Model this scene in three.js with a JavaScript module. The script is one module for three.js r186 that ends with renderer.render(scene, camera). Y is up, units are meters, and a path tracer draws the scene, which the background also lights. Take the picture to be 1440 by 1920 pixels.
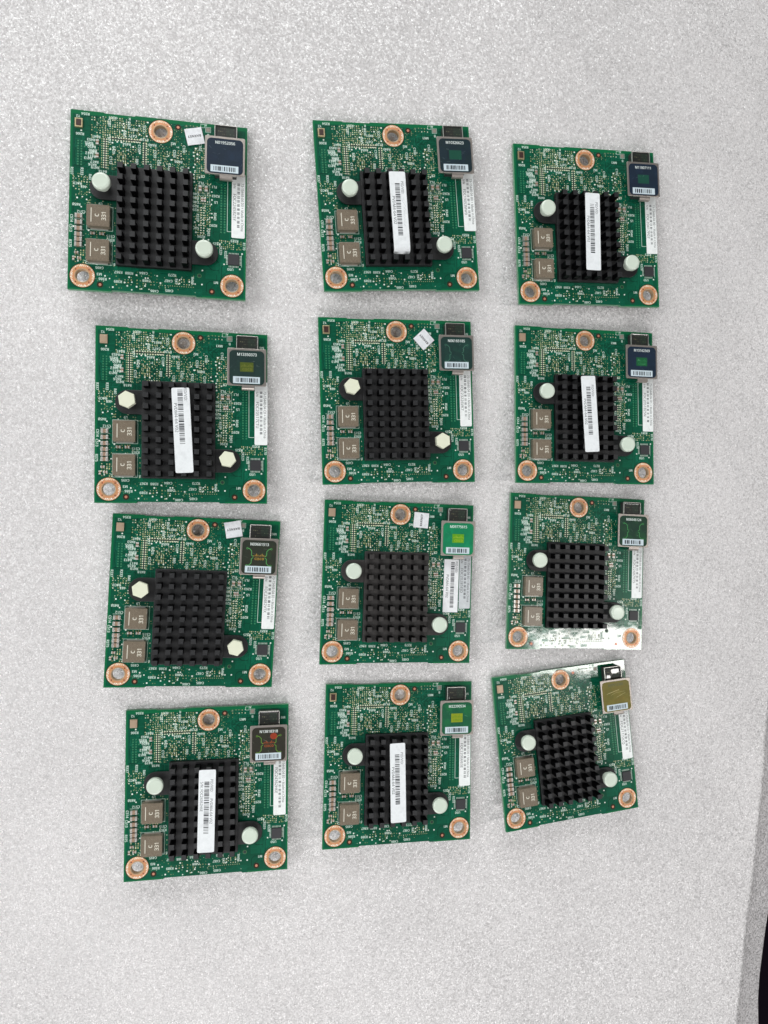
import * as THREE from 'three';
import { mergeGeometries } from 'three/addons/utils/BufferGeometryUtils.js';
import { RectAreaLightUniformsLib } from 'three/addons/lights/RectAreaLightUniformsLib.js';

// ---------------------------------------------------------------- camera, light, exposure
const MM = 0.001;
const scene = new THREE.Scene();
const camera = new THREE.PerspectiveCamera(77.3196, 768 / 1024, 0.005, 20);
camera.position.set(0, 0.25971, 0);
camera.up.set(0.011766, -0.064482, -0.997849);
camera.lookAt(camera.position.x + 0.179119, camera.position.y - 0.981642, camera.position.z + 0.065547);
scene.add(camera);

RectAreaLightUniformsLib.init();
scene.background = new THREE.Color(0.07, 0.073, 0.078);
const LAMP_AND_FILLS = [
  // name, label, centre, look at, width, height, radiance
  ['ceiling_lamp', 'slim bright ceiling lamp high up on the right of the boards', [1.64, 1.8, 0.252], [1.64, 0, 0.252], 1.42, 0.124, 23, [1, 0.97, 0.94]],
  ['fill_panel', 'large added fill light panel up on the left of the foam', [-1.0, 0.95, -0.1], [0, 0, 0], 0.8, 0.8, 3.1, [0.985, 1, 1]],  // this and the next two: unseen fill panels added to brighten the scene
  ['fill_panel', 'large added fill light panel up beyond the far end of the foam', [-0.3, 0.8, -1.6], [0, 0, 0], 1.2, 0.8, 5.4, [0.98, 1, 0.99]],
  ['fill_panel', 'large added fill light panel up at the near end of the foam', [-0.05, 0.9, 1.15], [0, 0, 0], 1.0, 0.75, 3.3, [1, 0.98, 0.975]],
];

const renderer = new THREE.WebGLRenderer({ antialias: true });
renderer.setSize(768, 1024);
renderer.toneMapping = THREE.LinearToneMapping;
renderer.toneMappingExposure = 1.07;
renderer.shadowMap.enabled = true;

// ---------------------------------------------------------------- helpers
function rng(seed) {
  let a = seed >>> 0;
  return () => { a = (a + 0x6d2b79f5) >>> 0; let t = a; t = Math.imul(t ^ (t >>> 15), t | 1); t ^= t + Math.imul(t ^ (t >>> 7), t | 61); return ((t ^ (t >>> 14)) >>> 0) / 4294967296; };
}
const R = (d) => d * Math.PI / 180;
const taken = {};
function numbered(n) { const k = taken[n] = (taken[n] ?? -1) + 1; return k ? `${n}_${String(k).padStart(3, '0')}` : n; }
function canvas(w, h) { const c = document.createElement('canvas'); c.width = w; c.height = h; return c; }
function ctex(c, srgb = true) {
  const t = new THREE.CanvasTexture(c); t.colorSpace = srgb ? THREE.SRGBColorSpace : THREE.NoColorSpace;
  t.anisotropy = 8; t.magFilter = THREE.LinearFilter; return t;
}
// geometry arrives in millimetres, board frame: x right, y up out of the board, z towards the lower edge
function part(name, geo, mat, parent) {
  const m = new THREE.Mesh(geo, mat); m.name = name; m.castShadow = m.receiveShadow = true; parent.add(m); return m;
}
const mm = (g) => g.scale(MM, MM, MM);
// a plan outline in (u, v) millimetres raised from y0 to y1
function slab(shape, y0, y1, bevel = 0, curve = 10) {
  const g = new THREE.ExtrudeGeometry(shape, { depth: y1 - y0 - 2 * bevel, bevelEnabled: bevel > 0, bevelThickness: bevel, bevelSize: bevel, bevelOffset: -bevel, bevelSegments: 2, curveSegments: curve });
  g.translate(0, 0, y0 + bevel); g.rotateX(-Math.PI / 2); return g;
}
function rrect(x0, y0, x1, y1, r) {
  const s = new THREE.Shape();
  if (!r) { s.moveTo(x0, y0); s.lineTo(x1, y0); s.lineTo(x1, y1); s.lineTo(x0, y1); s.closePath(); return s; }
  s.moveTo(x0 + r, y0); s.lineTo(x1 - r, y0); s.absarc(x1 - r, y0 + r, r, -Math.PI / 2, 0); s.lineTo(x1, y1 - r); s.absarc(x1 - r, y1 - r, r, 0, Math.PI / 2);
  s.lineTo(x0 + r, y1); s.absarc(x0 + r, y1 - r, r, Math.PI / 2, Math.PI); s.lineTo(x0, y0 + r); s.absarc(x0 + r, y0 + r, r, Math.PI, Math.PI * 1.5); return s;
}
// texture coordinates from the plan: the rectangle (x0, v0)-(x1, v1) fills the picture
function planUV(g, x0, v0, x1, v1) {
  const p = g.attributes.position, uv = new Float32Array(p.count * 2);
  for (let i = 0; i < p.count; i++) { uv[2 * i] = (p.getX(i) - x0) / (x1 - x0); uv[2 * i + 1] = (-p.getZ(i) - v0) / (v1 - v0); }
  g.setAttribute('uv', new THREE.BufferAttribute(uv, 2)); return g;
}
const std = (o) => new THREE.MeshStandardMaterial(o);
const phys = (o) => new THREE.MeshPhysicalMaterial(o);
const lin = (r, g, b) => new THREE.Color().setRGB(r, g, b);

// ---------------------------------------------------------------- foam sheet and the dark floor under it
const FOAM_Y = -5.3;
function foamTextures() {
  const N = 2048, tile = 230, cells = 396, r = rng(11);     // tile in mm, cells a side
  const sx = new Float32Array(cells * cells), sy = new Float32Array(cells * cells), tx = new Float32Array(cells * cells), ty = new Float32Array(cells * cells), al = new Float32Array(cells * cells), ro = new Float32Array(cells * cells), an = new Float32Array(cells * cells);
  for (let i = 0; i < cells * cells; i++) {
    sx[i] = r(); sy[i] = r(); const tr = 0.5 * Math.sqrt(r()), ta = r() * Math.PI * 2; tx[i] = Math.cos(ta) * tr; ty[i] = Math.sin(ta) * tr; al[i] = r(); ro[i] = r(); an[i] = r() * Math.PI;
  }
  const low = new Float32Array(32 * 32); for (let i = 0; i < low.length; i++) low[i] = r();
  const lowAt = (x, y, f) => {                               // smooth periodic value noise
    x *= f; y *= f; const x0 = Math.floor(x), y0 = Math.floor(y), a = x - x0, b = y - y0, s = (t) => t * t * (3 - 2 * t);
    const at = (i, j) => low[((j % f + f) % f) * 32 + ((i % f + f) % f)];
    const u = s(a), v = s(b); return (at(x0, y0) * (1 - u) + at(x0 + 1, y0) * u) * (1 - v) + (at(x0, y0 + 1) * (1 - u) + at(x0 + 1, y0 + 1) * u) * v;
  };
  const nd = new Uint8Array(N * N * 4), cd = new Uint8Array(N * N * 4), rd = new Uint8Array(N * N * 4);
  for (let j = 0; j < N; j++) for (let i = 0; i < N; i++) {
    const x = i / N * cells, y = j / N * cells, cx = Math.floor(x), cy = Math.floor(y);
    let d1 = 9, d2 = 9, k1 = 0, ox = 0, oy = 0;
    for (let b = -1; b <= 1; b++) for (let a = -1; a <= 1; a++) {
      const k = ((cy + b + cells) % cells) * cells + (cx + a + cells) % cells;
      const px = cx + a + sx[k] - x, py = cy + b + sy[k] - y, c = Math.cos(an[k]), s = Math.sin(an[k]);
      const qx = px * c + py * s, qy = (-px * s + py * c) * 1.7, d = Math.hypot(qx, qy);
      if (d < d1) { d2 = d1; d1 = d; k1 = k; ox = px; oy = py; } else if (d < d2) d2 = d;
    }
    const edge = Math.max(0, 1 - (d2 - d1) * 3.2);           // cell walls
    let nx = tx[k1] - ox * 0.28, ny = ty[k1] - oy * 0.28;    // tilted and slightly domed skin of one cell
    nx += (lowAt(i / N, j / N, 16) - 0.5) * 0.12; ny += (lowAt(j / N, i / N, 16) - 0.5) * 0.12;
    const l = 1 / Math.hypot(nx, ny, 1), o = (j * N + i) * 4;
    nd[o] = (nx * l * 0.5 + 0.5) * 255; nd[o + 1] = (ny * l * 0.5 + 0.5) * 255; nd[o + 2] = (l * 0.5 + 0.5) * 255; nd[o + 3] = 255;
    const t = 0.9 + 0.06 * (al[k1] - 0.5) + edge * 0.05 + (lowAt(i / N, j / N, 8) - 0.5) * 0.03;
    cd[o] = t * 237; cd[o + 1] = t * 234.5; cd[o + 2] = t * 234.5; cd[o + 3] = 255;
    const rr = 0.2 + 0.35 * ro[k1]; rd[o] = rd[o + 1] = rd[o + 2] = rr * 255; rd[o + 3] = 255;
  }
  const mk = (d, srgb) => { const t = new THREE.DataTexture(d, N, N); t.wrapS = t.wrapT = THREE.RepeatWrapping; t.magFilter = THREE.LinearFilter; t.minFilter = THREE.LinearMipmapLinearFilter; t.generateMipmaps = true; t.colorSpace = srgb ? THREE.SRGBColorSpace : THREE.NoColorSpace; t.needsUpdate = true; return t; };
  return { n: mk(nd, false), c: mk(cd, true), r: mk(rd, false), tile };
}
const FT = foamTextures();
const foamBody = std({ map: FT.c, normalMap: FT.n, normalScale: new THREE.Vector2(0.35, 0.35), roughness: 0.9 });
const foamSkin = phys({ transmission: 1, thickness: 0, color: lin(0.98, 0.98, 0.98), normalMap: FT.n, normalScale: new THREE.Vector2(1, 1), roughnessMap: FT.r, roughness: 1, ior: 1.68 });
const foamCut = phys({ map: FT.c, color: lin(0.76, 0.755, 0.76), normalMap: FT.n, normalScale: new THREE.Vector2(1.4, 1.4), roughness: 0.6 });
{
  // right-hand edge of the sheet in plan (three x, z), millimetres
  const ex = 235.2, ez = 177.1, dx = -6.7 / 98.5;            // x of the edge = ex + dx * (z - ez)
  const edgeX = (z) => ex + dx * (z - ez) + 0.5 * Math.sin(z * 0.045) + 0.3 * Math.sin(z * 0.13 + 1);
  function sheet(cols, z0, z1, nz, warp = () => 0) {         // cols: function z -> list of [x, y]
    const pos = [], uv = [], idx = []; let n = 0;
    for (let k = 0; k <= nz; k++) {
      const z = z0 + (z1 - z0) * k / nz, row = cols(z); n = row.length; let run = 0;
      row.forEach(([x, y], i) => { if (i) run += Math.hypot(x - row[i - 1][0], y - row[i - 1][1]); pos.push(x * MM, (y + warp(x, z)) * MM, z * MM); uv.push((row[0][0] + run) / FT.tile, -z / FT.tile); });
    }
    for (let k = 0; k < nz; k++) for (let i = 0; i < n - 1; i++) { const a = k * n + i, b = a + n; idx.push(a, b, a + 1, a + 1, b, b + 1); }
    const g = new THREE.BufferGeometry();
    g.setAttribute('position', new THREE.Float32BufferAttribute(pos, 3)); g.setAttribute('uv', new THREE.Float32BufferAttribute(uv, 2)); g.setIndex(idx); g.computeVertexNormals(); return g;
  }
  const foam = new THREE.Group(); foam.name = 'foam_sheet'; foam.userData = { kind: 'structure', label: 'white sparkling packing foam sheet under all the circuit boards' };
  foam.position.set(0, 0, 0); scene.add(foam);
  part('foam_top', sheet((z) => { const e = edgeX(z), row = []; for (let i = 0; i <= 24; i++) row.push([-420 + (e - 2.4 + 420) * i / 24, FOAM_Y]); row.push([e - 1.2, FOAM_Y - 0.25], [e, FOAM_Y - 0.9]); return row; }, -520, 520, 80), foamBody, foam);
  part('foam_skin', sheet((z) => { const e = edgeX(z), row = []; for (let i = 0; i <= 24; i++) row.push([-420 + (e - 2.4 + 420) * i / 24, FOAM_Y + 0.08]); row.push([e - 1.2, FOAM_Y - 0.17], [e + 0.02, FOAM_Y - 0.8]); return row; }, -520, 520, 80), foamSkin, foam);
  const drop = (z) => { const e = edgeX(z), w = 19 + 1.2 * Math.sin(z * 0.06 + 2); return [[e, FOAM_Y - 0.9], [e + 1, FOAM_Y - 2.2], [e + w * 0.5, FOAM_Y - 5.4], [e + w - 1, FOAM_Y - 8], [e + w, FOAM_Y - 9], [e + w, FOAM_Y - 30]]; };
  part('cut_edge', sheet(drop, -520, 520, 80), foamCut, foam);
  const fl = part('floor', new THREE.BoxGeometry(4, 0.02, 4), phys({ color: lin(0.004, 0.002, 0.005), roughness: 0.9, specularIntensity: 0.1 }), scene);
  fl.position.y = -0.046; fl.userData = { kind: 'structure', label: 'dark table top below the edge of the foam' };
}

// ---------------------------------------------------------------- the board's printed top face
const W = 64, H = 67.24, TH = 1.6;                            // board size, mm
const S = 28;                                                 // texture pixels per mm
const HOLES = [[0, 28.6], [-26.9, -28.4], [26.95, -28.5]], FIDS = [[6.3, 31.0], [-20.7, -31.3], [19.5, -31.2]];
const SILK = '#d6e4da';
function boardTextures() {
  const cw = Math.round(W * S), ch = Math.round(H * S), c = canvas(cw, ch), g = c.getContext('2d'), k = canvas(cw / 2, ch / 2), q = k.getContext('2d');
  q.scale(0.5, 0.5);
  const X = (u) => (u + W / 2) * S, Y = (v) => (H / 2 - v) * S, r = rng(5);
  const both = (f) => { f(g); q.fillStyle = q.strokeStyle = '#9a9a9a'; f(q, true); };
  g.fillStyle = '#0a673f'; g.fillRect(0, 0, cw, ch);           // bare laminate rim showing through the mask
  q.fillStyle = '#0c0c0c'; q.fillRect(0, 0, cw, ch);
  g.fillStyle = '#055039'; g.fillRect(X(-31.2), Y(32.2), 62.5 * S, 65.2 * S);
  // copper pours and traces, a shade apart under the mask
  for (let i = 0; i < 26; i++) { g.fillStyle = ['#07573f', '#034632', '#085d43', '#055038'][i % 4]; const x = -30 + r() * 52, y = -31 + r() * 55; g.fillRect(X(x), Y(y), (3 + r() * 12) * S, (2 + r() * 8) * S); }
  g.lineCap = 'round'; g.lineJoin = 'round';
  for (let i = 0; i < 620; i++) {
    g.strokeStyle = r() < 0.6 ? 'rgba(22,112,86,0.6)' : 'rgba(0,44,34,0.8)'; g.lineWidth = (0.1 + r() * 0.12) * S;
    let u = -29 + r() * 58, v = r() < 0.62 ? 10 + r() * 22 : -32 + r() * 44, a = Math.floor(r() * 4) * Math.PI / 2;
    g.beginPath(); g.moveTo(X(u), Y(v));
    for (let s = 0; s < 3; s++) { const l = 0.8 + r() * 4; u += Math.cos(a) * l; v += Math.sin(a) * l; u = Math.max(-30.5, Math.min(30.5, u)); v = Math.max(-32, Math.min(32, v)); g.lineTo(X(u), Y(v)); a += (r() < 0.5 ? 1 : -1) * Math.PI / 4; }
    g.stroke();
  }
  const dot = (u, v, rad, col) => both((t, m) => { if (!m) t.fillStyle = col; t.beginPath(); t.arc(X(u), Y(v), rad * (m ? 1.35 : 1) * S, 0, 7); t.fill(); });
  const ring = (u, v, rad, w, col) => both((t, m) => { if (!m) t.strokeStyle = col; t.lineWidth = w * S; t.beginPath(); t.arc(X(u), Y(v), rad * S, 0, 7); t.stroke(); });
  const rect = (u, v, w, h, col) => both((t, m) => { if (!m) t.fillStyle = col; t.fillRect(X(u - w / 2), Y(v + h / 2), w * S, h * S); });
  const frame = (u0, v0, u1, v1, w = 0.14) => both((t, m) => { if (!m) t.strokeStyle = SILK; t.lineWidth = w * S; t.strokeRect(X(u0), Y(v1), (u1 - u0) * S, (v1 - v0) * S); });
  const line = (pts, w = 0.14, col = SILK) => both((t, m) => { if (!m) t.strokeStyle = col; t.lineWidth = w * S; t.beginPath(); pts.forEach(([u, v], i) => i ? t.lineTo(X(u), Y(v)) : t.moveTo(X(u), Y(v))); t.stroke(); });
  const text = (s, u, v, rot = 180, size = 1.32) => both((t, m) => {
    if (!m) t.fillStyle = SILK; t.save(); t.translate(X(u), Y(v)); t.rotate(R(rot)); t.font = `${size * S}px sans-serif`; t.textAlign = 'center'; t.textBaseline = 'middle';
    t.fillText(s, 0, 0); if (!m) { t.strokeStyle = SILK; } t.lineWidth = (m ? 0.16 : 0.035) * S; t.strokeText(s, 0, 0); t.restore();
  });
  const GOLD = ['#b8b07a', '#d3d2aa', '#9a9962', '#e3e6d0', '#7f8d5e'], TIN = ['#eef3ea', '#dfe8de'];
  // fields of small vias and pads: u0, v0, u1, v1, pitch, how many are kept
  const field = (u0, v0, u1, v1, pitch, keep, rad = 0.2, dim = 0) => {
    for (let v = v0; v <= v1; v += pitch) for (let u = u0; u <= u1; u += pitch) if (r() < keep * 1.18) {
      const col = dim ? `rgba(30,120,80,${dim})` : GOLD[Math.floor(r() * 5)], uu = u + (r() - 0.5) * pitch * 0.22, vv = v + (r() - 0.5) * pitch * 0.22;
      if (dim) dot(uu, vv, rad, col); else if (r() < 0.35) rect(uu, vv, rad * 1.9, rad * 2.6, col); else dot(uu, vv, rad * (0.8 + r() * 0.5), col);
      if (!dim && r() < 0.3) dot(uu + pitch * 0.45, vv, rad * 0.9, '#03291d');
    }
  };
  field(-24.5, 23.8, -21, 31.4, 0.95, 0.5, 0.17); field(-20.6, 24.4, -13, 32, 0.84, 0.72, 0.19); field(-12.4, 23.6, -5, 32, 0.9, 0.6, 0.19);
  field(-17, 12.6, -8, 22.2, 0.9, 0.5, 0.18); field(-14.8, 15.2, -12, 20, 0.75, 0.7, 0.19); field(-4.4, 13, 1.4, 22.6, 0.92, 0.55, 0.18); field(1.6, 12.8, 6.2, 21.4, 0.92, 0.5, 0.18);
  field(6.6, 13.4, 10.4, 22.4, 0.95, 0.55, 0.17); field(12.6, 11.8, 16.2, 24.2, 0.85, 0.55, 0.18); field(13.2, -9.6, 18.6, 10.4, 0.86, 0.48, 0.19);
  field(9.4, 30.8, 14.6, 33, 1.25, 0.85, 0.17); field(21.5, -14.2, 30.8, -11, 0.72, 0.6, 0.17); field(-30.6, 2, -24.2, 9.4, 0.95, 0.5, 0.18); field(-25.6, -1.8, -17, 0.2, 0.9, 0.35, 0.16);
  field(-15, -32, -3, -26.4, 1.05, 0.3, 0.18); field(-2.6, -31, 2.4, -28.8, 1.0, 0.35, 0.15); field(6.4, -29.2, 12.4, -27, 0.95, 0.6, 0.2); field(-29.4, -23.4, -25.6, -18.4, 0.9, 0.65, 0.24);
  field(-26, -14.6, -17.6, -11.2, 0.95, 0.42, 0.18); field(-24, 12.5, 10, 32, 0.62, 0.22, 0.11); field(-30, -32, 14, -25.5, 0.7, 0.1, 0.11); field(12.6, -10, 19, 24, 0.6, 0.25, 0.11); field(-31, -4, -24, 10, 0.65, 0.16, 0.11); field(-16.8, -24, -15.4, -2, 0.95, 0.3, 0.15);
  for (const u of [-29.2, -28, -26.9]) for (let v = 13.2; v < 23; v += 0.98) if (u < -27.5 || r() < 0.15) dot(u, v, 0.24, '#1c7d50');       // tented vias
  for (const u of [22.6, 23.9]) for (let v = -8; v < 10.6; v += 1.02) dot(u, v, 0.26, '#1a7d50');
  // double rows of pads with the dark slot between them
  line([[-19.75, 23.8], [-19.75, 12.6]], 0.42, '#02150f'); line([[-5.65, 24], [-5.65, 15.4]], 0.42, '#02150f'); line([[-18.2, 24.1], [-7, 24.1]], 0.4, '#02150f');
  for (let v = 12.9; v < 23.9; v += 0.89) for (const u of [-20.9, -20.2, -19.3, -18.7]) dot(u, v, u < -20.5 || u > -19 ? 0.17 : 0.26, u < -20.5 || u > -19 ? GOLD[0] : '#d8d9bd');
  for (let v = 15.6; v < 24; v += 0.86) for (const u of [-6.15, -5.1]) dot(u, v, 0.26, '#d8d9bd');
  for (let u = -18; u < -7.2; u += 0.96) for (const v of [24.65, 23.55]) dot(u, v, 0.26, '#d8d9bd');
  for (let v = -8.9; v < 1.2; v += 0.98) for (const u of [15.2, 16.2]) dot(u, v, 0.24, '#e3e6cf');
  for (let u = 3.4; u < 12.7; u += 0.84) dot(u, -30, 0.15, '#b9b78a');
  // tinned test points
  const big = [[-13.4, 30.1], [-13.3, 28.8], [-13.7, 27.5], [-7.7, 30], [-4.7, 31.6], [-7.6, 26.7], [-5, 26.3], [-17.2, 22.5], [-15.5, 23], [-14, 23], [-9.8, 21.7], [-17.9, 20], [-7.4, 19.5], [-14.2, 14.7], [-12.4, 14.6], [-11.7, 13.4], [-28.2, 26],
    [19.1, 4.2], [18.9, 2.5], [19.1, -1.1], [19.2, -2.6], [13.3, -8.8], [14.4, -5.9], [12.9, -4.9], [16.1, -11.3], [18, -11.3], [23.9, -20.3], [29.8, -21.8], [15.9, -23.3], [30.6, -15.8], [15.8, -28.7], [13.3, -28.7],
    [-7.9, -26.8], [-0.5, -26.6], [0.7, -29.2], [-12.1, -29.9], [-9.5, -29.6], [-11.1, -31.1], [-7.8, -31.2], [-9.5, -32.5], [-4.8, -30.7], [-6, -31.9], [7.6, -27.6], [7.6, -28.9], [11.2, -28], [-10.5, -27.8], [-4.7, -27.7], [-3.8, -27.7],
    [-29.2, 0.6], [-27.4, 1.1], [-25.9, 0.2], [-27.7, -2.7], [-30.3, -10.2], [-25, -11.3], [-21, -14.8], [-26.1, -16.9], [-16.2, -31.9], [-19, -27.9], [-17.4, -28.8], [-28.5, -23],
    [12.9, 23.5], [12.1, 21.9], [13.5, 21.4], [12.2, 20.6], [13.5, 19.7], [12.7, 17.3], [12.2, 16.2], [12.7, 14.9], [11, 14.2], [10.3, 15.7], [12.3, 13.4], [14.4, 12.4], [10.3, 12.6], [12.4, 12], [12.5, 10.6], [12.8, 8], [19, 7.3], [2.9, 19.6], [4, 18.2], [-1, 14]];
  big.forEach(([u, v], i) => dot(u, v, 0.25 + 0.08 * r(), TIN[i % 2]));
  // pads round the small square chip
  for (let i = -3; i <= 3; i++) { for (const s of [-1, 1]) { rect(27.45 + i * 0.55, -18.5 + s * 2.5, 0.28, 0.7, '#cfd6cc'); rect(27.45 + s * 2.5, -18.5 + i * 0.55, 0.7, 0.28, '#cfd6cc'); } }
  // dark clearance and copper eyes of the fiducials, clearance round the mounting pads
  for (const [u, v] of FIDS) { both((t, m) => { if (!m) t.fillStyle = '#33281d'; t.beginPath(); t.arc(X(u), Y(v), 1.15 * S, 0, 7); if (!m) t.fill(); }); }
  for (const [u, v] of HOLES) { g.fillStyle = '#06402c'; g.beginPath(); g.arc(X(u), Y(v), 4.75 * S, 0, 7); g.fill(); }
  dot(14.8, -25.4, 0.55, '#04261b'); ring(14.8, -25.4, 0.75, 0.12, '#4e7a3a');
  // component outlines
  for (const v of [-6.5, -19.3]) { frame(-25.7, v - 4.5, -16.6, v + 4.5, 0.12); rect(-21.2, v, 8.9, 8.8, '#063c29'); }
  line([[-26.4, -22.6], [-24.6, -23.4], [-21.6, -24]], 0.16); line([[-17.2, -24], [-17.2, -14.9]], 0.1);
  line([[24.9, 12], [24.9, -7.5], [27, -7.5]], 0.16); frame(14.6, 31.9, 16, 33.2, 0.12); frame(16.4, 30.3, 18.3, 32.2, 0.12); rect(17.35, 31.25, 1.5, 1.5, '#8d857a');
  frame(28.3, -20.6, 28.35, -17, 0.01); line([[17.2, -4], [18.4, -2.9]], 0.16); line([[30.4, -21], [30.4, -16]], 0.1);
  for (const v of [8, 4]) frame(13.8, v - 1.6, 18.2, v + 1.6, 0.08);
  for (let i = 0; i < 7; i++) line([[-30, -5.2 - i * 2.05], [-26.6, -5.2 - i * 2.05]], 0.12);
  // silkscreen lettering, most of it upside down as the boards lie
  const U = 180, D = 90;
  const T = [['R354', -26.8, 32.4, U], ['Y2', -29.4, 31.3, U], ['R351', -17.3, 32, U], ['R', -11.2, 32.2, U], ['R266', -28.6, 24.7, U], ['R441', -22.9, 24.2, U], ['R418', -20.4, 11.3, U], ['C112', -17.7, 15.8, D], ['R429', -16.7, 19.8, D], ['C106', -7.6, 21.3, D], ['R126', -5.8, 24.9, U], ['R440', -2.9, 23.1, U], ['C477', -10, 25.9, U], ['R454', -12.1, 22.5, U], ['T', -11.8, 20.2, D], ['R80', -8.4, 16.2, D], ['C533', -0.6, 16.2, D], ['C539', -2, 19.8, D], ['R337', -31.2, 10.5, D], ['R333', -27.7, 10.6, D], ['R4C0', -29.2, 6, U], ['465', -27, 4.9, U], ['R40', -24.8, 8.8, D], ['R77', -18.4, 23.4, D], ['C536', -3.6, 14.4, D], ['R431', -13, 26.3, D], ['R451', -9.6, 28.3, U], ['R434', -11.4, 29.8, D], ['TCC1', -6, 29, D], ['V2N1', -18.4, 30, D],
    ['R453', -24.7, 22.9, U], ['R455', -25.4, 21.6, U], ['R450', -24.4, 20.2, U], ['R456', -24, 18.9, U], ['R412', -25.2, 17.7, U], ['R411', -24.4, 16.6, U], ['R413', -25.6, 15.8, U], ['R417', -23.4, 14.6, U], ['R416', -24.1, 13.5, U], ['R419', -23.1, 12.5, U], ['R458', -25.2, 20.9, U], ['R457', -24.2, 18.2, U],
    ['R263', 20.5, 5.8, U], ['C46', 13.2, 6, U], ['C46', 13.2, 4.5, U], ['C46', 13.2, 2.9, U], ['R29', 13.1, 1.3, U], ['R29', 13.1, -0.1, U], ['L5', 20.6, 3.4, U], ['R339', 13.9, -3, D], ['R340', 20.3, -2.1, D], ['R297', 19.7, -5.6, U], ['53C', 13.4, -7.1, U], ['R303', 18, -8.4, D], ['R296', 15.3, -10.3, U], ['R323', 27.7, -11, U], ['R325', 21.1, -12.6, U], ['R329', 22.6, -15.3, D], ['R328', 24.4, -16.5, D], ['R170', 31.3, -12.8, D], ['U50', 26.3, -22.1, U], ['M1', 20.9, -27.6, U], ['R469', 12.3, -27.5, D],
    ['R388', -10.5, -26.3, U], ['R367', -14.3, -26.2, U], ['C484', -5.4, -25.9, U], ['R273', 4.9, -25.9, U], ['C487', 3.6, -28.2, U], ['C488', -4.3, -28.7, U], ['C485', 3.9, -31.9, U], ['C486', -1.4, -32.4, U], ['R47', 6.4, -28.2, D],
    ['R458', -29.4, -1.9, U], ['C512', -27.7, -4.5, U], ['C514', -31, -7.2, D], ['C513', -31.2, -10.9, D], ['R375', -31.3, -16.6, D], ['L9', -21, -1, U], ['C515', -17.3, -12.9, U], ['R363', -17.3, -14.3, U], ['C495', -21, -25, U], ['M3', -21, -27.4, U], ['R386', -19.8, -29.1, U], ['R389', -14.4, -29.7, U], ['8', -15.8, -23.4, U],
    ['M2', 4.6, 24.5, U], ['T', 6.2, 23.3, D], ['C534', 5.1, 20.7, D], ['C100', 8.5, 22.8, D], ['R466', 6.6, 17.7, U], ['C101', 7.9, 14.6, D], ['C522', 3.3, 15.3, D], ['C102', 14.5, 24.2, D], ['FL1', 19.9, 9.3, U], ['FL2', 15, 10.4, U], ['A', 16.5, 33, U], ['B', 17.4, 29.2, U], ['M6', 29.8, 28.3, U], ['MK1', 13.4, 28.2, U], ['CR', 15.6, 13, U]];
  for (const [s, u, v, a] of T) text(s, u, v, a);
  // the mask is a little uneven, and print and pads stand proud of it
  const n = canvas(512, 538), e = n.getContext('2d'); e.fillStyle = '#808080'; e.fillRect(0, 0, 512, 538);
  for (let i = 0; i < 420; i++) { const x = r() * 512, y = r() * 538, w = 6 + r() * 46, gr = e.createRadialGradient(x, y, 0, x, y, w), a = 0.05 + r() * 0.1, t = r() < 0.5 ? '255,255,255' : '0,0,0'; gr.addColorStop(0, `rgba(${t},${a})`); gr.addColorStop(1, `rgba(${t},0)`); e.fillStyle = gr; e.beginPath(); e.arc(x, y, w, 0, 7); e.fill(); }
  const map = ctex(c), coat = ctex(k, false), bump = ctex(n, false); return { map, coat, bump };
}
const BT = boardTextures();
const M = {
  mask: phys({ map: BT.map, roughness: 1, roughnessMap: BT.coat, bumpMap: BT.bump, bumpScale: 0.00014, clearcoat: 0.35, clearcoatRoughness: 0.3 }),
  rim: phys({ color: lin(0.12, 0.3, 0.17), roughness: 0.5, clearcoat: 0.3, clearcoatRoughness: 0.4 }),
  black: phys({ color: lin(0.01, 0.01, 0.011), roughness: 0.5, ior: 1.5 }),
  shadedPinSide: phys({ color: lin(0.002, 0.002, 0.0025), roughness: 0.4, specularIntensity: 0.1 }),  // darker than the tops: shade between the pins put into the colour
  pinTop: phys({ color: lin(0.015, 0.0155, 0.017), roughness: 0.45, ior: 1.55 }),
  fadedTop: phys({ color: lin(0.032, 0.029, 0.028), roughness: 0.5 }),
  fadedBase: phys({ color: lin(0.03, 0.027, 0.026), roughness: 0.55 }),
  plastic: phys({ color: lin(0.62, 0.7, 0.6), roughness: 0.32, clearcoat: 0.4, clearcoatRoughness: 0.2 }),
  hexPlastic: phys({ color: lin(0.74, 0.76, 0.6), roughness: 0.4 }),
  chip: std({ color: lin(0.028, 0.028, 0.032), roughness: 0.5 }),
  tin: std({ color: lin(0.72, 0.7, 0.66), metalness: 0.85, roughness: 0.35 }),
  gold: std({ color: lin(0.62, 0.5, 0.3), metalness: 0.8, roughness: 0.35 }),
  ceramic: std({ color: lin(0.3, 0.205, 0.145), roughness: 0.4 }),
  tanLid: std({ color: lin(0.5, 0.37, 0.26), metalness: 0.45, roughness: 0.4 }),
  darkLid: std({ color: lin(0.05, 0.025, 0.02), roughness: 0.35 }),
  plate: std({ color: lin(0.4, 0.36, 0.33), metalness: 0.8, roughness: 0.4 }),
  glass: phys({ color: lin(0.012, 0.012, 0.009), roughness: 0.5, clearcoat: 1, clearcoatRoughness: 0.03 }),
  bronze: std({ color: lin(0.42, 0.29, 0.17), metalness: 0.4, roughness: 0.4 }),
  copper: std({ color: lin(0.6, 0.25, 0.16), metalness: 0.4, roughness: 0.4 }),
  plug: std({ color: lin(0.03, 0.03, 0.03), roughness: 0.6 }),
};
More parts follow.
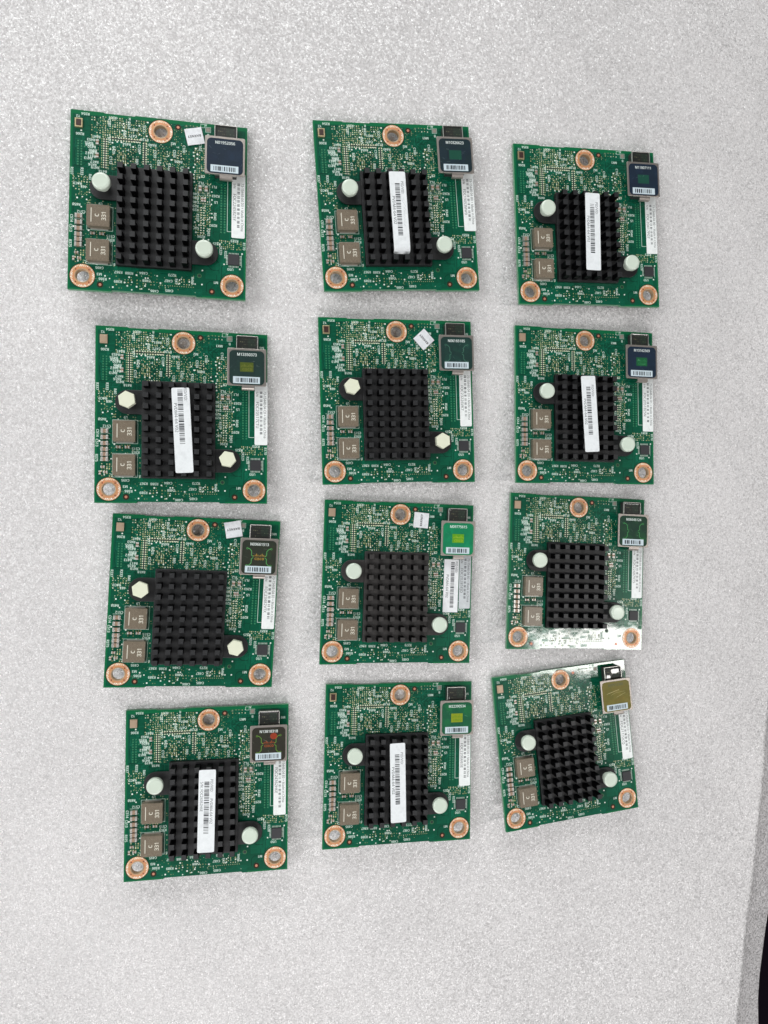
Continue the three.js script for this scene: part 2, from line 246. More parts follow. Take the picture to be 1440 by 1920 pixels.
// dark glossy window of the module, with pads showing faintly through it
M.glass = (() => {
  const c = canvas(256, 206), g = c.getContext('2d'), r = rng(17); g.fillStyle = '#12150f'; g.fillRect(0, 0, 256, 206);
  for (let i = 0; i < 5; i++) for (let k = 0; k < 9; k++) if (r() < 0.62) { g.fillStyle = ['#4d4f38', '#30402c', '#6a6a50'][Math.floor(r() * 3)]; g.beginPath(); g.arc(40 + k * 23 + r() * 5, 30 + i * 36 + r() * 6, 4 + r() * 3, 0, 7); g.fill(); }
  g.fillStyle = 'rgba(20,60,40,0.35)'; g.fillRect(140, 20, 90, 120);
  return phys({ map: ctex(c), roughness: 0.5, clearcoat: 1, clearcoatRoughness: 0.03 });
})();
// mounting pad: bare copper with a ring of tinned vias and four dark holes
M.pad = (() => {
  const c = canvas(512, 512), g = c.getContext('2d'), r = rng(3), s = 512 / 9;
  g.fillStyle = '#ca9166'; g.fillRect(0, 0, 512, 512);
  for (let i = 0; i < 500; i++) { g.fillStyle = `rgba(${185 + r() * 50},${115 + r() * 45},${75 + r() * 40},0.22)`; g.beginPath(); g.arc(r() * 512, r() * 512, 4 + r() * 18, 0, 7); g.fill(); }
  g.strokeStyle = '#7d5335'; g.lineWidth = 0.5 * s; g.beginPath(); g.arc(256, 256, 2.45 * s, 0, 7); g.stroke();
  for (const [rad, n] of [[4.0, 40], [3.62, 36]]) for (let i = 0; i < n; i++) {
    const a = (i + (rad < 4 ? 0.5 : 0)) / n * Math.PI * 2; if (rad < 4 && Math.abs(Math.sin(2 * a)) > 0.75) continue;
    g.fillStyle = ['#f6efe2', '#ecd8be', '#e4c6a4'][Math.floor(r() * 3)]; g.beginPath(); g.arc(256 + Math.cos(a) * rad * s, 256 + Math.sin(a) * rad * s, 0.24 * s, 0, 7); g.fill();
  }
  for (let i = 0; i < 4; i++) { const a = Math.PI / 4 + i * Math.PI / 2; g.fillStyle = '#4a1f10'; g.beginPath(); g.arc(256 + Math.cos(a) * 3.25 * s, 256 + Math.sin(a) * 3.25 * s, 0.24 * s, 0, 7); g.fill(); }
  return std({ map: ctex(c), metalness: 0.15, roughness: 0.4 });
})();
M.inductor = (() => {
  const c = canvas(384, 384), g = c.getContext('2d'), r = rng(9);
  g.fillStyle = '#766b5c'; g.fillRect(0, 0, 384, 384);
  for (let i = 0; i < 2600; i++) { const t = r(); g.fillStyle = `rgba(${t < 0.5 ? '60,52,44' : '170,160,140'},${0.06 + r() * 0.1})`; g.beginPath(); g.arc(r() * 384, r() * 384, 0.8 + r() * 7, 0, 7); g.fill(); }
  g.fillStyle = '#dcd8c9'; g.fillRect(72, 66, 13, 250);
  g.translate(192, 192); g.rotate(-Math.PI / 2); g.font = 'bold 92px sans-serif'; g.textAlign = 'center'; g.textBaseline = 'middle'; g.fillText('C', 0, -18); g.font = '98px sans-serif'; g.fillText('331', -4, 94); g.lineWidth = 3; g.strokeStyle = '#dcd8c9'; g.strokeText('331', -4, 94);
  return std({ map: ctex(c), roughness: 0.3 });
})();

// ---------------------------------------------------------------- writing on stickers
function bars(g, x, y, w, h, r, horizontal, unit) {            // a barcode: unit is the narrow bar
  let p = 0; const len = horizontal ? w : h; g.fillStyle = '#20232a';
  while (p < len) { const b = unit * (1 + Math.floor(r() * 2.4)), s = unit * (1 + Math.floor(r() * 2.2)); const e = Math.min(b, len - p); if (horizontal) g.fillRect(x + p, y, e, h); else g.fillRect(x, y + p, w, e); p += b + s; }
}
function downText(g, s, x, y, size, font = 'sans-serif', fit = 0) {   // reads downwards, starting at y
  g.save(); g.translate(x, y); g.rotate(Math.PI / 2); g.font = `${size}px ${font}`; g.textAlign = 'left'; g.textBaseline = 'middle';
  if (fit) { const w = g.measureText(s).width; g.scale(fit / w, 1); } g.fillText(s, 0, 0); g.restore();
}
function paper(w, h, tone, seed) {
  const c = canvas(w, h), g = c.getContext('2d'), r = rng(seed); g.fillStyle = tone; g.fillRect(0, 0, w, h);
  for (let i = 0; i < 220; i++) { g.fillStyle = `rgba(${r() < 0.5 ? '120,125,130' : '255,255,255'},0.035)`; g.beginPath(); g.arc(r() * w, r() * h, 4 + r() * 30, 0, 7); g.fill(); }
  return [c, g, r];
}
const paperMat = (c, o = {}) => phys({ map: ctex(c), roughness: 0.5, clearcoat: 0.25, clearcoatRoughness: 0.3, ...o });
function sinkLabel(b, i) {                                      // 6.5 x 32.2 mm
  const [c, g, r] = paper(208, 1030, '#e6eaec', 40 + i), s = 32;
  const two = b.serial2, lead = b.lead ?? 4.6;
  bars(g, two ? 2.2 * s : 2.1 * s, lead * s, 1.9 * s, 20.4 * s, r, false, 0.17 * s);
  g.fillStyle = '#33373d';
  downText(g, 'PID/VID:', 5.0 * s, (lead - 0.9) * s, 1.45 * s, 'sans-serif', 5.2 * s);
  if (two) { downText(g, 'PVDM4-64 V02', 5.0 * s, (lead + 6.6) * s, 1.45 * s, 'sans-serif', 10 * s); downText(g, b.serial2, 1.2 * s, lead * s, 1.45 * s, 'sans-serif', 11.6 * s); }
  else downText(g, 'PVDM4-64 V02', 1.25 * s, (lead + 4.9) * s, 1.5 * s, 'sans-serif', 11.2 * s);
  if (b.marked) { g.strokeStyle = 'rgba(110,120,130,0.4)'; g.lineWidth = 3; for (let k = 0; k < 9; k++) { g.beginPath(); g.moveTo((4.4 + r()) * s, (10 + k * 1.3) * s); g.lineTo((4.8 + r() * 1.2) * s, (10.6 + k * 1.3 + r()) * s); g.stroke(); } }
  return paperMat(c);
}
function sideLabel(b, i) {                                      // 5 x 22 mm, its head under the metal plate
  const [c, g, r] = paper(180, 900, b.greyLabel ? '#c3c8cb' : '#eaeeed', 70 + i), s = 36;
  const o = 2.6 + (b.shift ?? 0);
  g.fillStyle = '#2a2d31';
  downText(g, b.partNo + ' + Made in China', 3.95 * s, (0.9 + o) * s, 1.35 * s, 'sans-serif', 18.8 * s);
  downText(g, 'S/N', 0.95 * s, (1.2 + o) * s, 1.2 * s, 'sans-serif', 2.0 * s);
  downText(g, b.serial, 1.05 * s, (5.2 + o) * s, 1.55 * s, 'sans-serif', 10.6 * s);
  for (let y = 1.1 + o; y < 21.5; y += 1.62) bars(g, 2.05 * s, y * s, 0.95 * s, 1.0 * s, r, false, 0.1 * s);
  return paperMat(c);
}
function secondLabel() {                                        // 6.5 x 22.4 mm, only on one board
  const [c, g, r] = paper(208, 720, '#e8eaec', 99), s = 32;
  bars(g, 3.0 * s, 1.2 * s, 1.6 * s, 19.5 * s, r, false, 0.16 * s); g.fillStyle = '#2c2f33';
  downText(g, 'PID VID:', 5.4 * s, 0.8 * s, 1.35 * s, 'sans-serif', 5 * s); downText(g, 'PVDM4-64 V02', 1.6 * s, 6.4 * s, 1.5 * s, 'sans-serif', 10 * s);
  return paperMat(c);
}
function squareSticker() {
  const [c, g] = paper(256, 256, '#e4e6ea', 51); g.fillStyle = '#17181c'; g.font = 'bold 52px sans-serif'; g.textAlign = 'center'; g.textBaseline = 'middle';
  g.save(); g.translate(128, 132); g.scale(1.02, 1); g.fillText('BARNEY', 0, 0, 206); g.restore();
  return paperMat(c);
}
M.square = squareSticker();
// the foil label on the metal plate, 13 x 12.8 mm
function foil(b, i) {
  const c = canvas(416, 410), g = c.getContext('2d'), r = rng(200 + i), s = 32, f = b.foil;
  g.fillStyle = f.base; g.fillRect(0, 0, 416, 410);
  for (let k = 0; k < 26; k++) { g.fillStyle = f.blot[k % f.blot.length]; g.globalAlpha = 0.06 + r() * 0.16; g.beginPath(); g.ellipse(r() * 416, 60 + r() * 280, 15 + r() * 70, 12 + r() * 50, r() * 3, 0, 7); g.fill(); } g.globalAlpha = 1;
  const emblem = (col) => {                                     // bars over lettering
    g.fillStyle = col; const hs = [0.35, 0.6, 1.0, 0.6, 0.35, 0.6, 1.0, 0.6, 0.35];
    hs.forEach((h, k) => g.fillRect(140 + k * 17, 196 - h * 34, 7, h * 34)); g.font = 'bold 40px sans-serif'; g.textAlign = 'center'; g.textBaseline = 'middle'; g.fillText('CISCO', 212, 226);
  };
  if (f.lines) {
    g.strokeStyle = f.lines; g.lineWidth = 8; g.lineJoin = 'round';
    for (const [sx, sy] of [[-1, -1], [1, -1], [-1, 1], [1, 1]]) { g.beginPath(); g.moveTo(208 + sx * 140, 205 + sy * 105); g.lineTo(208 + sx * 118, 205 + sy * 100); g.lineTo(208 + sx * 92, 205 + sy * 72); g.lineTo(208 + sx * 92, 205 + sy * 22); g.lineTo(208 + sx * 70, 205 + sy * 6); g.stroke(); g.beginPath(); g.arc(208 + sx * 146, 205 + sy * 104, 10, 0, 7); g.lineWidth = 5; g.stroke(); g.lineWidth = 8; }
    if (f.mark) emblem(f.mark);
  }
  if (f.spot) { g.fillStyle = f.spot; g.globalAlpha = 0.75; g.beginPath(); g.ellipse(270, 108, 44, 40, 0, 0, 7); g.fill(); g.globalAlpha = 1; }
  if (f.chip) { g.fillStyle = f.chip; g.fillRect(126, 142, 160, 114); if (f.mark) { g.save(); emblem(f.mark); g.restore(); } }
  for (let k = 0; k < 7; k++) { g.strokeStyle = `rgba(235,240,235,${0.1 + r() * 0.3})`; g.lineWidth = 1 + r() * 3; const x = r() * 416, y = 60 + r() * 260; g.beginPath(); g.moveTo(x, y); g.lineTo(x + (r() - 0.5) * 110, y + (r() - 0.5) * 60); g.stroke(); }
  if (f.creases) for (let k = 0; k < 9; k++) { g.strokeStyle = k % 2 ? 'rgba(255,236,190,0.7)' : 'rgba(120,90,40,0.6)'; g.lineWidth = 3; const y = 90 + r() * 170, x = 20 + r() * 200; g.lineWidth = 1.5 + r() * 4; g.beginPath(); g.moveTo(x, y + 20); g.lineTo(x + 60 + r() * 60, y + (r() - 0.6) * 30); g.lineTo(x + 120 + r() * 120, y - r() * 40); g.stroke(); }  // crease highlights and shade drawn into the foil colour
  g.fillStyle = f.ink ?? '#e3ebe8'; g.font = '45px sans-serif'; g.textAlign = 'center'; g.textBaseline = 'middle'; g.fillText(b.foilNo, 208, 48, 256); g.strokeStyle = g.fillStyle; g.lineWidth = 1; g.strokeText(b.foilNo, 208, 48, 256);
  g.fillStyle = '#c9d8df'; g.fillRect(44, 314, 320, 82); bars(g, 78, 330, 258, 52, r, true, 6);
  return phys({ map: ctex(c), roughness: 0.55, metalness: 0.1, specularIntensity: 0.5, clearcoat: 0.5, clearcoatRoughness: 0.06 });
}

// ---------------------------------------------------------------- parts of one board (all sizes in mm, y = 0 is its underside)
const G = {};
{
  const s = new THREE.Shape(), w = W / 2, h = H / 2, n = 0.45;   // small steps along the upper and lower edges where it was snapped from its panel
  s.moveTo(-w, -h); s.lineTo(-17, -h); s.lineTo(-16.4, -h + n); s.lineTo(13.4, -h + n); s.lineTo(14, -h); s.lineTo(w, -h); s.lineTo(w, h); s.lineTo(-9, h); s.lineTo(-9.6, h - 0.3); s.lineTo(-20, h - 0.3); s.lineTo(-20.6, h); s.lineTo(-w, h); s.closePath();
  for (const [u, v] of HOLES) { const p = new THREE.Path(); p.absarc(u, v, 2.5, 0, Math.PI * 2, true); s.holes.push(p); }
  G.board = mm(planUV(slab(s, 0, TH, 0, 24), -w, -h, w, h));
  const T = TH;
  G.pad = HOLES.map(([u, v]) => { const a = new THREE.Shape(); a.absarc(u, v, 4.35, 0, Math.PI * 2); const p = new THREE.Path(); p.absarc(u, v, 2.55, 0, Math.PI * 2, true); a.holes.push(p); return mm(planUV(slab(a, T - 0.02, T + 0.07, 0, 28), u - 4.5, v - 4.5, u + 4.5, v + 4.5)); });
  G.barrel = HOLES.map(([u, v]) => { const l = new THREE.LatheGeometry([[2.3, -0.05], [2.3, T - 0.1], [2.36, T + 0.1], [2.75, T + 0.1], [2.75, T]].map(([a, b]) => new THREE.Vector2(a, b)), 28); l.translate(u, 0, -v); return mm(l); });
  G.fid = FIDS.map(([u, v]) => { const c = new THREE.CylinderGeometry(0.52, 0.52, 0.06, 16); c.translate(u, T + 0.02, -v); return mm(c); });
  // heat sink: plate with two ears, then square pins
  const b = new THREE.Shape();
  b.moveTo(-14.9, -24.2); b.lineTo(12.1, -24.2); b.lineTo(12.1, -21.6); b.lineTo(17.3, -21.6); b.absarc(17.3, -17.1, 4.5, -Math.PI / 2, Math.PI / 2); b.lineTo(12.1, -12.6); b.lineTo(12.1, 12.9); b.lineTo(-14.9, 12.9); b.lineTo(-14.9, 9.3); b.lineTo(-20, 9.3); b.absarc(-20, 4.7, 4.6, Math.PI / 2, Math.PI * 1.5); b.lineTo(-14.9, 0.1); b.closePath();
  const core = rrect(-14.9, -24.2, 12.1, 12.9, 0.3);
  G.sink = mm(mergeGeometries([slab(b, T + 0.7, T + 1.5, 0.15, 20), slab(core, T + 0.3, T + 2.2, 0.15, 3)]));
  const four = (pts) => { const g = new THREE.LatheGeometry(pts.map(([a, c]) => new THREE.Vector2(a, c)), 4, Math.PI / 4).toNonIndexed(); g.computeVertexNormals(); return g; };
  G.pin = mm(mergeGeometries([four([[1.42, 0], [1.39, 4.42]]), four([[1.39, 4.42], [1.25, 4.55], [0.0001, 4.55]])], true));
  const round = [[0.001, 3.95], [1.9, 3.95], [2.05, 4.02], [2.5, 4.02], [3.05, 3.85], [3.22, 3.5], [3.22, 2.3], [3.0, 2.1], [2.1, 2.1], [2.1, 0]].reverse().map(([a, c]) => new THREE.Vector2(a, c));
  G.cap = mm(new THREE.LatheGeometry(round, 32));
  const hx = new THREE.LatheGeometry([[2.1, 0], [2.1, 1.9], [3.25, 1.9], [3.25, 3.8], [3.1, 3.95], [0.001, 3.98]].map(([a, c]) => new THREE.Vector2(a, c)), 6).toNonIndexed(); hx.computeVertexNormals(); G.hexCap = mm(hx);
  G.inductor = [-6.5, -19.3].map((v) => mm(planUV(slab(rrect(-25.25, v - 4.05, -17.1, v + 4.05, 0.5), T + 0.15, T + 2.5, 0.18, 4), -25.25, v - 4.05, -17.1, v + 4.05)));
  G.lead = [-6.5, -19.3].map((v) => mm(mergeGeometries([slab(rrect(-24.3, v - 4.35, -18.1, v + 4.35), T, T + 0.35)])));
  const body = (u, v, w0, h0, z) => mm(slab(rrect(u - w0 / 2, v - h0 / 2, u + w0 / 2, v + h0 / 2), T, T + z, 0.06));
  const ends = (u, v, w0, h0, z, along) => mm(mergeGeometries([-1, 1].map((s2) => along === 'u' ? slab(rrect(u + s2 * w0 * 0.37 - w0 * 0.15, v - h0 / 2 - 0.04, u + s2 * w0 * 0.37 + w0 * 0.15, v + h0 / 2 + 0.04), T, T + z + 0.05, 0.06) : slab(rrect(u - w0 / 2 - 0.04, v + s2 * h0 * 0.37 - h0 * 0.15, u + w0 / 2 + 0.04, v + s2 * h0 * 0.37 + h0 * 0.15), T, T + z + 0.05, 0.06))));
  const caps = [...[-6.4, -8.8, -11.1, -13.3, -15.2, -17.1].map((v) => [-28.35, v, 2.5, 1.45, 1.0, 'u']), [-23.5, -12.4, 1.6, 0.85, 0.6, 'u'], [-20.3, -12.4, 1.6, 0.85, 0.6, 'u'], [14.75, 8, 1.1, 1.9, 0.7, 'v'], [17, 8, 1.1, 1.9, 0.7, 'v'], [15.5, 3.8, 0.8, 1.5, 0.5, 'v'], [16.5, 3.8, 0.8, 1.5, 0.5, 'v'],
    [-22.4, 22, 1.0, 1.7, 0.5, 'v'], [-22.4, 17, 1.0, 1.7, 0.5, 'v'], [-29, -20, 1.4, 0.75, 0.5, 'u'], [-28, -22, 1.4, 0.75, 0.5, 'u'], [-30, -22.2, 0.75, 1.4, 0.5, 'v']];
  G.capacitors = caps.map((a) => [body(...a.slice(0, 5)), ends(...a)]);
  G.crystal = body(-28.95, 28.5, 2.7, 3.3, 0.75); G.crystalLid = mm(slab(rrect(-29.85, 27.35, -28.05, 29.75, 0.15), T + 0.6, T + 0.85, 0.04));
  G.chip = body(27.45, -18.5, 4.1, 4.1, 0.85);
  // shielded module in the upper right: black body with a bright rim and a glossy dark window, metal plate clipped over it
  G.module = mm(slab(rrect(20.2, 12.8, 28.2, 31.8, 0.3), T, T + 2.75, 0.1, 3));
  const rim = rrect(20.05, 12.65, 28.35, 31.95, 0.35), hole = new THREE.Path(); hole.moveTo(20.28, 12.9); hole.lineTo(20.28, 31.72); hole.lineTo(28.12, 31.72); hole.lineTo(28.12, 12.9); hole.closePath(); rim.holes.push(hole);
  G.rim = mm(slab(rim, T + 2.3, T + 3.05, 0.05, 4));
  const win = new THREE.PlaneGeometry(7.7, 6.2, 28, 24); win.rotateX(-Math.PI / 2);
  { const p = win.attributes.position; for (let i = 0; i < p.count; i++) { const x = p.getX(i), z = p.getZ(i), e = Math.max(0, 1 - Math.min(3.85 - Math.abs(x), 3.1 - Math.abs(z)) / 0.9); p.setY(i, 0.16 * e * e + 0.02 * Math.sin(x * 0.8 + 0.6) * Math.cos(z * 0.9)); } win.computeVertexNormals(); }
  win.translate(24.2, T + 2.78, -28.6); G.window = mm(win);
  const outline = rrect(16.7, 12, 31.5, 26.6, 0.5);
  const tab = new THREE.Shape(); const P = [[12.6, 0], [11.6, -0.02], [11.15, -0.15], [10.9, -0.5], [10.85, -1.2], [10.5, -1.2], [10.5, -0.4], [10.75, 0.1], [11.2, 0.36], [12.6, 0.4]]; tab.moveTo(...P[0]); P.slice(1).forEach((p) => tab.lineTo(...p)); tab.closePath();
  const tg = new THREE.ExtrudeGeometry(tab, { depth: 4.7, bevelEnabled: false }); tg.rotateY(Math.PI / 2); // profile (v, y) swept along u
  { const p = tg.attributes.position; for (let i = 0; i < p.count; i++) { const v = -p.getZ(i), y = p.getY(i), u = p.getX(i); p.setXYZ(i, 22.2 + u, T + 3.95 + y, -v); } tg.computeVertexNormals(); }
  G.plate = mm(mergeGeometries([slab(outline, T + 3.95, T + 4.4, 0.12, 6), tg].map((g) => { g.deleteAttribute('uv'); return g; })));
  G.foil = mm(planUV(slab(rrect(17.45, 12.45, 30.75, 25.75, 1.7), T + 4.38, T + 4.5, 0, 8), 17.45, 12.45, 30.75, 25.75));
  G.plug = mm(slab(rrect(-21, -24, 21, -18, 0.4), -5.9, 0, 0.2, 3));
  G.side = mm(planUV(slab(rrect(-2.5, -12.5, 2.5, 12.5, 0.5), 0, 0.12, 0, 5), -2.5, -12.5, 2.5, 12.5));
  G.second = mm(planUV(slab(rrect(-3.25, -11.2, 3.25, 11.2, 0.15), 0, 0.12, 0, 3), -3.25, -11.2, 3.25, 11.2));
}
// a paper strip lying over the pins, its lower end can hang down
function strip(w, l, r, droop, sag, seed) {
  const s = rrect(-w / 2, -l / 2, w / 2, l / 2, r), rr = rng(seed);
  const nx = 8, nz = 48, g = new THREE.PlaneGeometry(w, l, nx, nz); g.rotateX(-Math.PI / 2);
  const pos = g.attributes.position, uv = g.attributes.uv, bend = (x, z) => {
    let y = -sag * (0.5 - 0.5 * Math.cos(z / 4.2 * Math.PI * 2)) * (0.6 + 0.4 * Math.cos(x * 1.1)), zz = z;
    if (droop) { const t = z - (l / 2 - 2.4); if (t > 0) { y -= t * t * 0.3 + t * 0.12; zz = z - t * t * 0.12; } }
    return [y, zz];
  };
  // round the corners by pulling the rim in
  for (let i = 0; i < pos.count; i++) {
    let x = pos.getX(i), z = pos.getZ(i); const cx = w / 2 - r, cz = l / 2 - r;
    if (Math.abs(x) > cx - 1e-6 && Math.abs(z) > cz) { const a = Math.abs(x) - cx, b = Math.abs(z) - cz, d = Math.hypot(a, b), m = Math.max(a, b); if (d > 1e-6) { x = Math.sign(x) * (cx + a * m / d); z = Math.sign(z) * (cz + b * m / d); } }
    const [y, zz] = bend(x, z); uv.setXY(i, x / w + 0.5, 0.5 - z / l); pos.setXYZ(i, x, y, zz);
  }
  g.computeVertexNormals(); return mm(g);
}
function curledSquare(a, curl) {
  const g = new THREE.PlaneGeometry(a, a, 10, 10); g.rotateX(-Math.PI / 2); const p = g.attributes.position;
  for (let i = 0; i < p.count; i++) { const x = p.getX(i) / a, z = p.getZ(i) / a, t = Math.max(0, z + 0.12 + x * 0.25); p.setY(i, 0.12 + curl * t * t * 5 + 0.05 * Math.sin(x * 7)); }
  g.computeVertexNormals(); return mm(g);
}

// ---------------------------------------------------------------- the twelve boards
// x, y on the table (mm, y up the picture), turn, tilt along the width, tilt along the height (degrees)
const navy = { base: '#162636', blot: ['#1d3048', '#101d2c', '#1a2b3c'] };
const BOARDS = [
  { pose: [-38.677, 99.274, -1.206, 0.621, -5.144], caps: 'round', lid: 'dark', foilNo: 'N01952056', foil: navy, partNo: '73-15448-04 D0', serial: 'FOC22458Z5Y', side: [29, -9.8], square: [12.4, 28, 194, 0], label: 'circuit board with BARNEY sticker and navy foil, bare heat sink, in the top left corner' },
  { pose: [53.09, 105.554, 3.211, -0.354, -4.116], caps: 'round', lid: 'dark', foilNo: 'M10326623', foil: { ...navy, base: '#16292f', chip: '#114a3a' }, partNo: '73-15448-04 B0', serial: 'FOC19053MW9', side: [29.85, -9.3], sink: [-1.05, -5.4, 0.2, 1], marked: true, label: 'circuit board whose white heat sink label folds down, topmost of the middle column' },
  { pose: [135.487, 103.319, 1.294, 0.424, -4.613], caps: 'round', lid: 'dark', foilNo: 'M11807111', foil: { ...navy, base: '#182738', chip: '#164a3c' }, partNo: '73-15448-04 B0', serial: 'FOC20417P07', side: [29.6, -10.6], sink: [-1.29, -5.17, -1.3], label: 'circuit board with navy foil and white heat sink label in the top right corner' },
  { pose: [-31.662, 20.649, -0.907, -1.236, -4.86], caps: 'hex', hexTurn: [8, 20], lid: 'tan', foilNo: 'M13350373', foil: { base: '#1d3330', blot: ['#24403a', '#182b2c'], chip: '#4d5a1c', mark: '#6d7330' }, partNo: '73-15448-04 C0', serial: 'FOC20517CTU', side: [29.6, -10.4], sink: [0.43, -6.28, 3.1], lead: 0.8, label: 'circuit board with white hexagonal caps and a white label on its heat sink' },
  { pose: [53.378, 28.093, 0.855, -0.874, -3.815], caps: 'hex', hexTurn: [16, 2], lid: 'dark', foilNo: 'N06165185', foil: { base: '#1a3632', blot: ['#1e5a48', '#16302e', '#20483c'], lines: '#3c6a58' }, partNo: '73-15448-04 D0', serial: 'FOC23226VK7', side: [28.8, -10.3], square: [11.4, 25.6, 132, 0], label: 'circuit board with hexagonal caps and a BARNEY sticker turned on its corner' },
  { pose: [136.285, 27.608, -0.891, 0.344, -5.178], caps: 'round', lid: 'tan', foilNo: 'M13162569', foil: { ...navy, base: '#17283a', chip: '#165a34', mark: '#2a7a48' }, partNo: '73-15448-04 B1', serial: 'FOC20518Z5N', side: [29.5, -10.3], sink: [-1.49, -4.58, 3.1], label: 'circuit board with slanted white heat sink label, second from top in the right column' },
  { pose: [-28.915, -52.247, -3.769, -1.285, -3.51], caps: 'hex', hexTurn: [10, 16], lid: 'tan', foilNo: 'N09661513', foil: { base: '#2a3026', blot: ['#35422a', '#1f2a22', '#2a5a2c', '#3a2a24'], lines: '#4f9a52', mark: '#b08a3a' }, partNo: '73-15448-04 E0', serial: 'FOC23482VTX', side: [29.1, -10.1], square: [13.6, 29.5, 191, 1], label: 'circuit board with hexagonal caps and a curling BARNEY sticker, foil olive with green lines' },
  { pose: [53.58, -47.107, -2.824, -1.07, -5.059], caps: 'round', lid: 'tan', foilNo: 'M09775615', foil: { base: '#0b7d52', blot: ['#0a9a62', '#08654a', '#14a06a'], chip: '#5f9a1c', mark: '#9ab52a' }, partNo: '73-15448-04 B0', serial: 'FOC20285EJD', side: [29, -10.5], greyLabel: true, faded: true, second: [22.8, -0.9, -0.6], square: [8.9, 26.5, 86, 0], label: 'circuit board with bright green foil and two long labels side by side at right' },
  { pose: [133.902, -45.013, -3.334, -0.624, -5.81], caps: 'round', lid: 'tan', foilNo: 'N06646124', foil: { base: '#1d3a2c', blot: ['#246a34', '#18302c', '#2a5030'], lines: '#3f8a4c' }, partNo: '73-15448-04 B0', serial: 'FOC22487VT5', side: [29.1, -10.7], label: 'circuit board whose lower edge glares white with reflected lamp light' },
  { pose: [-25.012, -129.672, -1.047, 1.168, -5.297], caps: 'round', lid: 'tan', foilNo: 'N13818318', foil: { base: '#2c2a22', blot: ['#35301f', '#24261f', '#2f3a22'], lines: '#5c8a30', mark: '#a84e22', spot: '#b03a1c' }, partNo: '73-15448-04 E0', serial: 'FOC24362H6E', side: [28.65, -11.3], shift: -2.2, sink: [0.24, -5.11, -0.7], serial2: 'S/N: FOC24362H6E', label: 'circuit board with brown foil showing an orange spot, in the bottom left corner' },
  { pose: [53.938, -124.65, -2.444, -0.743, -7.0], caps: 'round', lid: 'dark', foilNo: 'M22390534', foil: { base: '#14583a', blot: ['#1a7a3a', '#124a38', '#1f8a40'], chip: '#86951c', mark: '#5f8a1a' }, partNo: '73-15448-04 D0', serial: 'FOC22066B3E', side: [29.25, -10.9], shift: -1, sink: [-1.88, -5.75, 1.8], square2: true, label: 'circuit board with green foil and white heat sink label, lowest of the middle column' },
  { pose: [130.392, -122.308, 3.972, -1.235, -6.022], caps: 'round', lid: 'tan', foilNo: 'N09512380', foil: { base: '#6e6630', blot: ['#7f7636', '#5a5a2a', '#8a7a3c'], ink: '#555a48', creases: true }, partNo: '73-15448-04 C0', serial: 'FOC21172CQ', side: [29.2, -11], label: 'circuit board turned crooked, its foil painted gold like lamp reflection, in the bottom right corner' },  // gold of this foil is lamp reflection put into its base colour
];

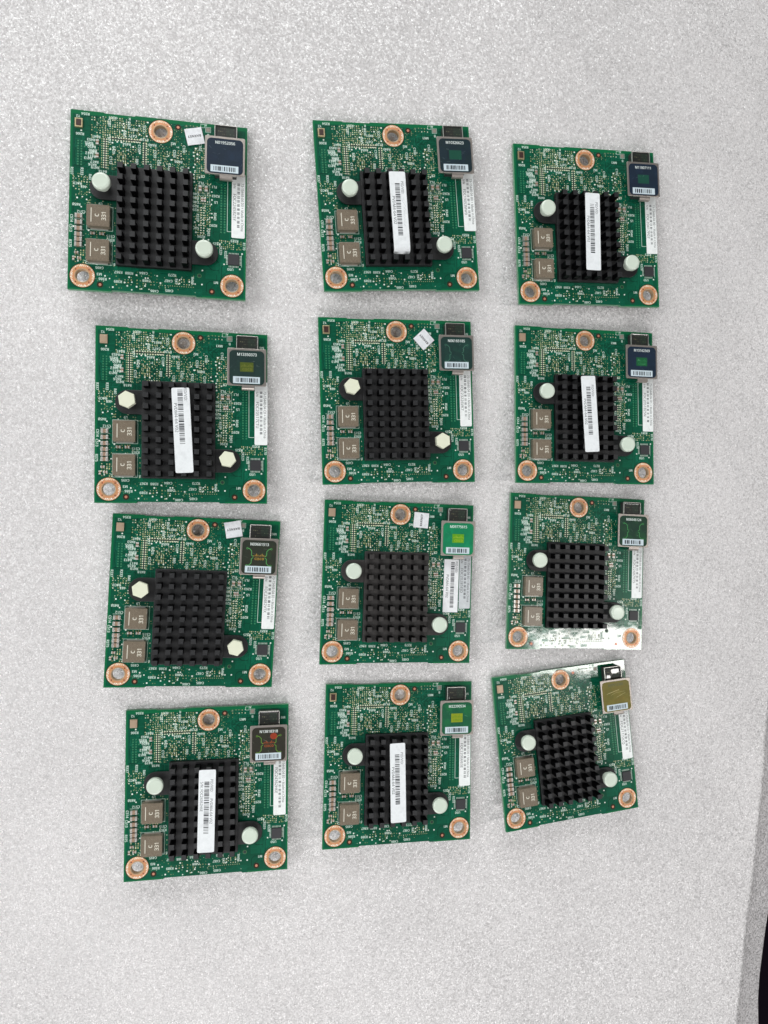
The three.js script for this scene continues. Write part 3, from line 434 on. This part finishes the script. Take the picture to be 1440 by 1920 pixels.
function makeBoard(b, i) {
  const t = new THREE.Group(); t.name = numbered('circuit_board');
  t.userData = { label: b.label, category: 'circuit board', group: 'green circuit boards laid out in rows on the foam' };
  const [x, y, turn, ta, tb] = b.pose, c = Math.cos(R(turn)), s = Math.sin(R(turn));
  const U = new THREE.Vector3(c, Math.tan(R(ta)), -s).normalize(), V = new THREE.Vector3(-s, Math.tan(R(tb)), -c);
  V.addScaledVector(U, -U.dot(V)).normalize();
  const Nn = new THREE.Vector3().crossVectors(U, V);
  t.quaternion.setFromRotationMatrix(new THREE.Matrix4().makeBasis(U, Nn, V.clone().negate()));
  t.position.set(x * MM, 0, -y * MM).addScaledVector(Nn, -TH * MM);
  scene.add(t);

  part('board', G.board, [M.mask, M.rim], t);
  HOLES.forEach((_, k) => { const p = part('mounting_pad', G.pad[k], M.pad, t); part('hole_rim', G.barrel[k], M.bronze, p); });
  FIDS.forEach((_, k) => part('copper_dot', G.fid[k], M.copper, t));
  const sink = part('heat_sink', G.sink, b.faded ? M.fadedBase : M.black, t);
  const jr = rng(600 + i);
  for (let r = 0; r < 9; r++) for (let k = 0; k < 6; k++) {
    const p = part('pin', G.pin, [M.shadedPinSide, b.faded ? M.fadedTop : M.pinTop], sink); p.position.set((-12.85 + k * 4.6) * MM, (TH + 2.15) * MM, -(10.95 - r * 4.2) * MM);
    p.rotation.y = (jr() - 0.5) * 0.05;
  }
  [[-19.75, 4.95], [17.0, -16.8]].forEach(([u, v], k) => {
    const p = part('push_pin', b.caps === 'hex' ? G.hexCap : G.cap, b.caps === 'hex' ? M.hexPlastic : M.plastic, t);
    p.position.set(u * MM, (TH + 1.5) * MM, -v * MM); p.rotation.y = b.caps === 'hex' ? R(b.hexTurn[k]) : k + i;
    p.rotation.x = (jr() - 0.5) * 0.06; p.rotation.z = (jr() - 0.5) * 0.06;
  });
  [0, 1].forEach((k) => { const p = part('inductor', G.inductor[k], M.inductor, t); part('terminal', G.lead[k], M.tin, p); });
  for (const [body, ends] of G.capacitors) { const p = part('capacitor', body, M.ceramic, t); part('terminal', ends, M.tin, p); }
  const cr = part('crystal', G.crystal, b.lid === 'dark' ? M.gold : M.tanLid, t); part('lid', G.crystalLid, b.lid === 'dark' ? M.darkLid : M.tanLid, cr);
  part('chip', G.chip, M.chip, t);
  const mod = part('module', G.module, M.plug, t); part('rim', G.rim, M.tin, mod); part('window', G.window, M.glass, mod);
  const pl = part('metal_plate', G.plate, M.plate, t); part('foil_label', G.foil, foil(b, i), pl);
  part('connector', G.plug, M.plug, t);
  const sd = part('side_label', G.side, sideLabel(b, i), t); sd.position.set(b.side[0] * MM, TH * MM, -(b.side[1] + 12.5) * MM);
  if (b.second) { const q = part('long_label', G.second, secondLabel(), t); q.position.set(b.second[0] * MM, (TH + 0.14) * MM, -b.second[1] * MM); q.rotation.y = R(b.second[2]); }
  if (b.sink) { const [u, v, a, droop] = b.sink; const q = part('sink_label', strip(6.5, 32.2, 0.45, droop, 0.06, i), sinkLabel(b, i), t); q.position.set(u * MM, (TH + 6.8) * MM, -v * MM); q.rotation.y = R(a); }
  if (b.square) { const [u, v, a, curl] = b.square; const q = part('square_sticker', curledSquare(6.4, curl), M.square, t); q.position.set(u * MM, (TH + 0.25) * MM, -v * MM); q.rotation.y = R(a); }
  return t;
}
BOARDS.forEach(makeBoard);

// ---------------------------------------------------------------- ceiling lamp and added fill panels, high above and out of the picture
for (const [name, label, pos, at, w, h, L, col] of LAMP_AND_FILLS) {
  const o = new THREE.Group(); o.name = numbered(name); o.userData = { label, category: 'lamp' }; o.position.set(...pos); scene.add(o);
  o.up.set(0, 0, 1); o.lookAt(...at);                          // +z of the group faces the boards
  const box = new THREE.BoxGeometry(w + 0.04, h + 0.04, 0.04); box.translate(0, 0, -0.03); part('housing', box, std({ color: 0xdddddd, roughness: 0.6 }), o);
  const d = new THREE.PlaneGeometry(w, h); part('diffuser', d, std({ color: 0xffffff, emissive: new THREE.Color(...col), emissiveIntensity: 1 }), o);
  const l = new THREE.RectAreaLight(new THREE.Color(...col), L, w, h); l.position.set(0, 0, 0.004); l.rotation.y = Math.PI; o.add(l);
}

renderer.render(scene, camera);
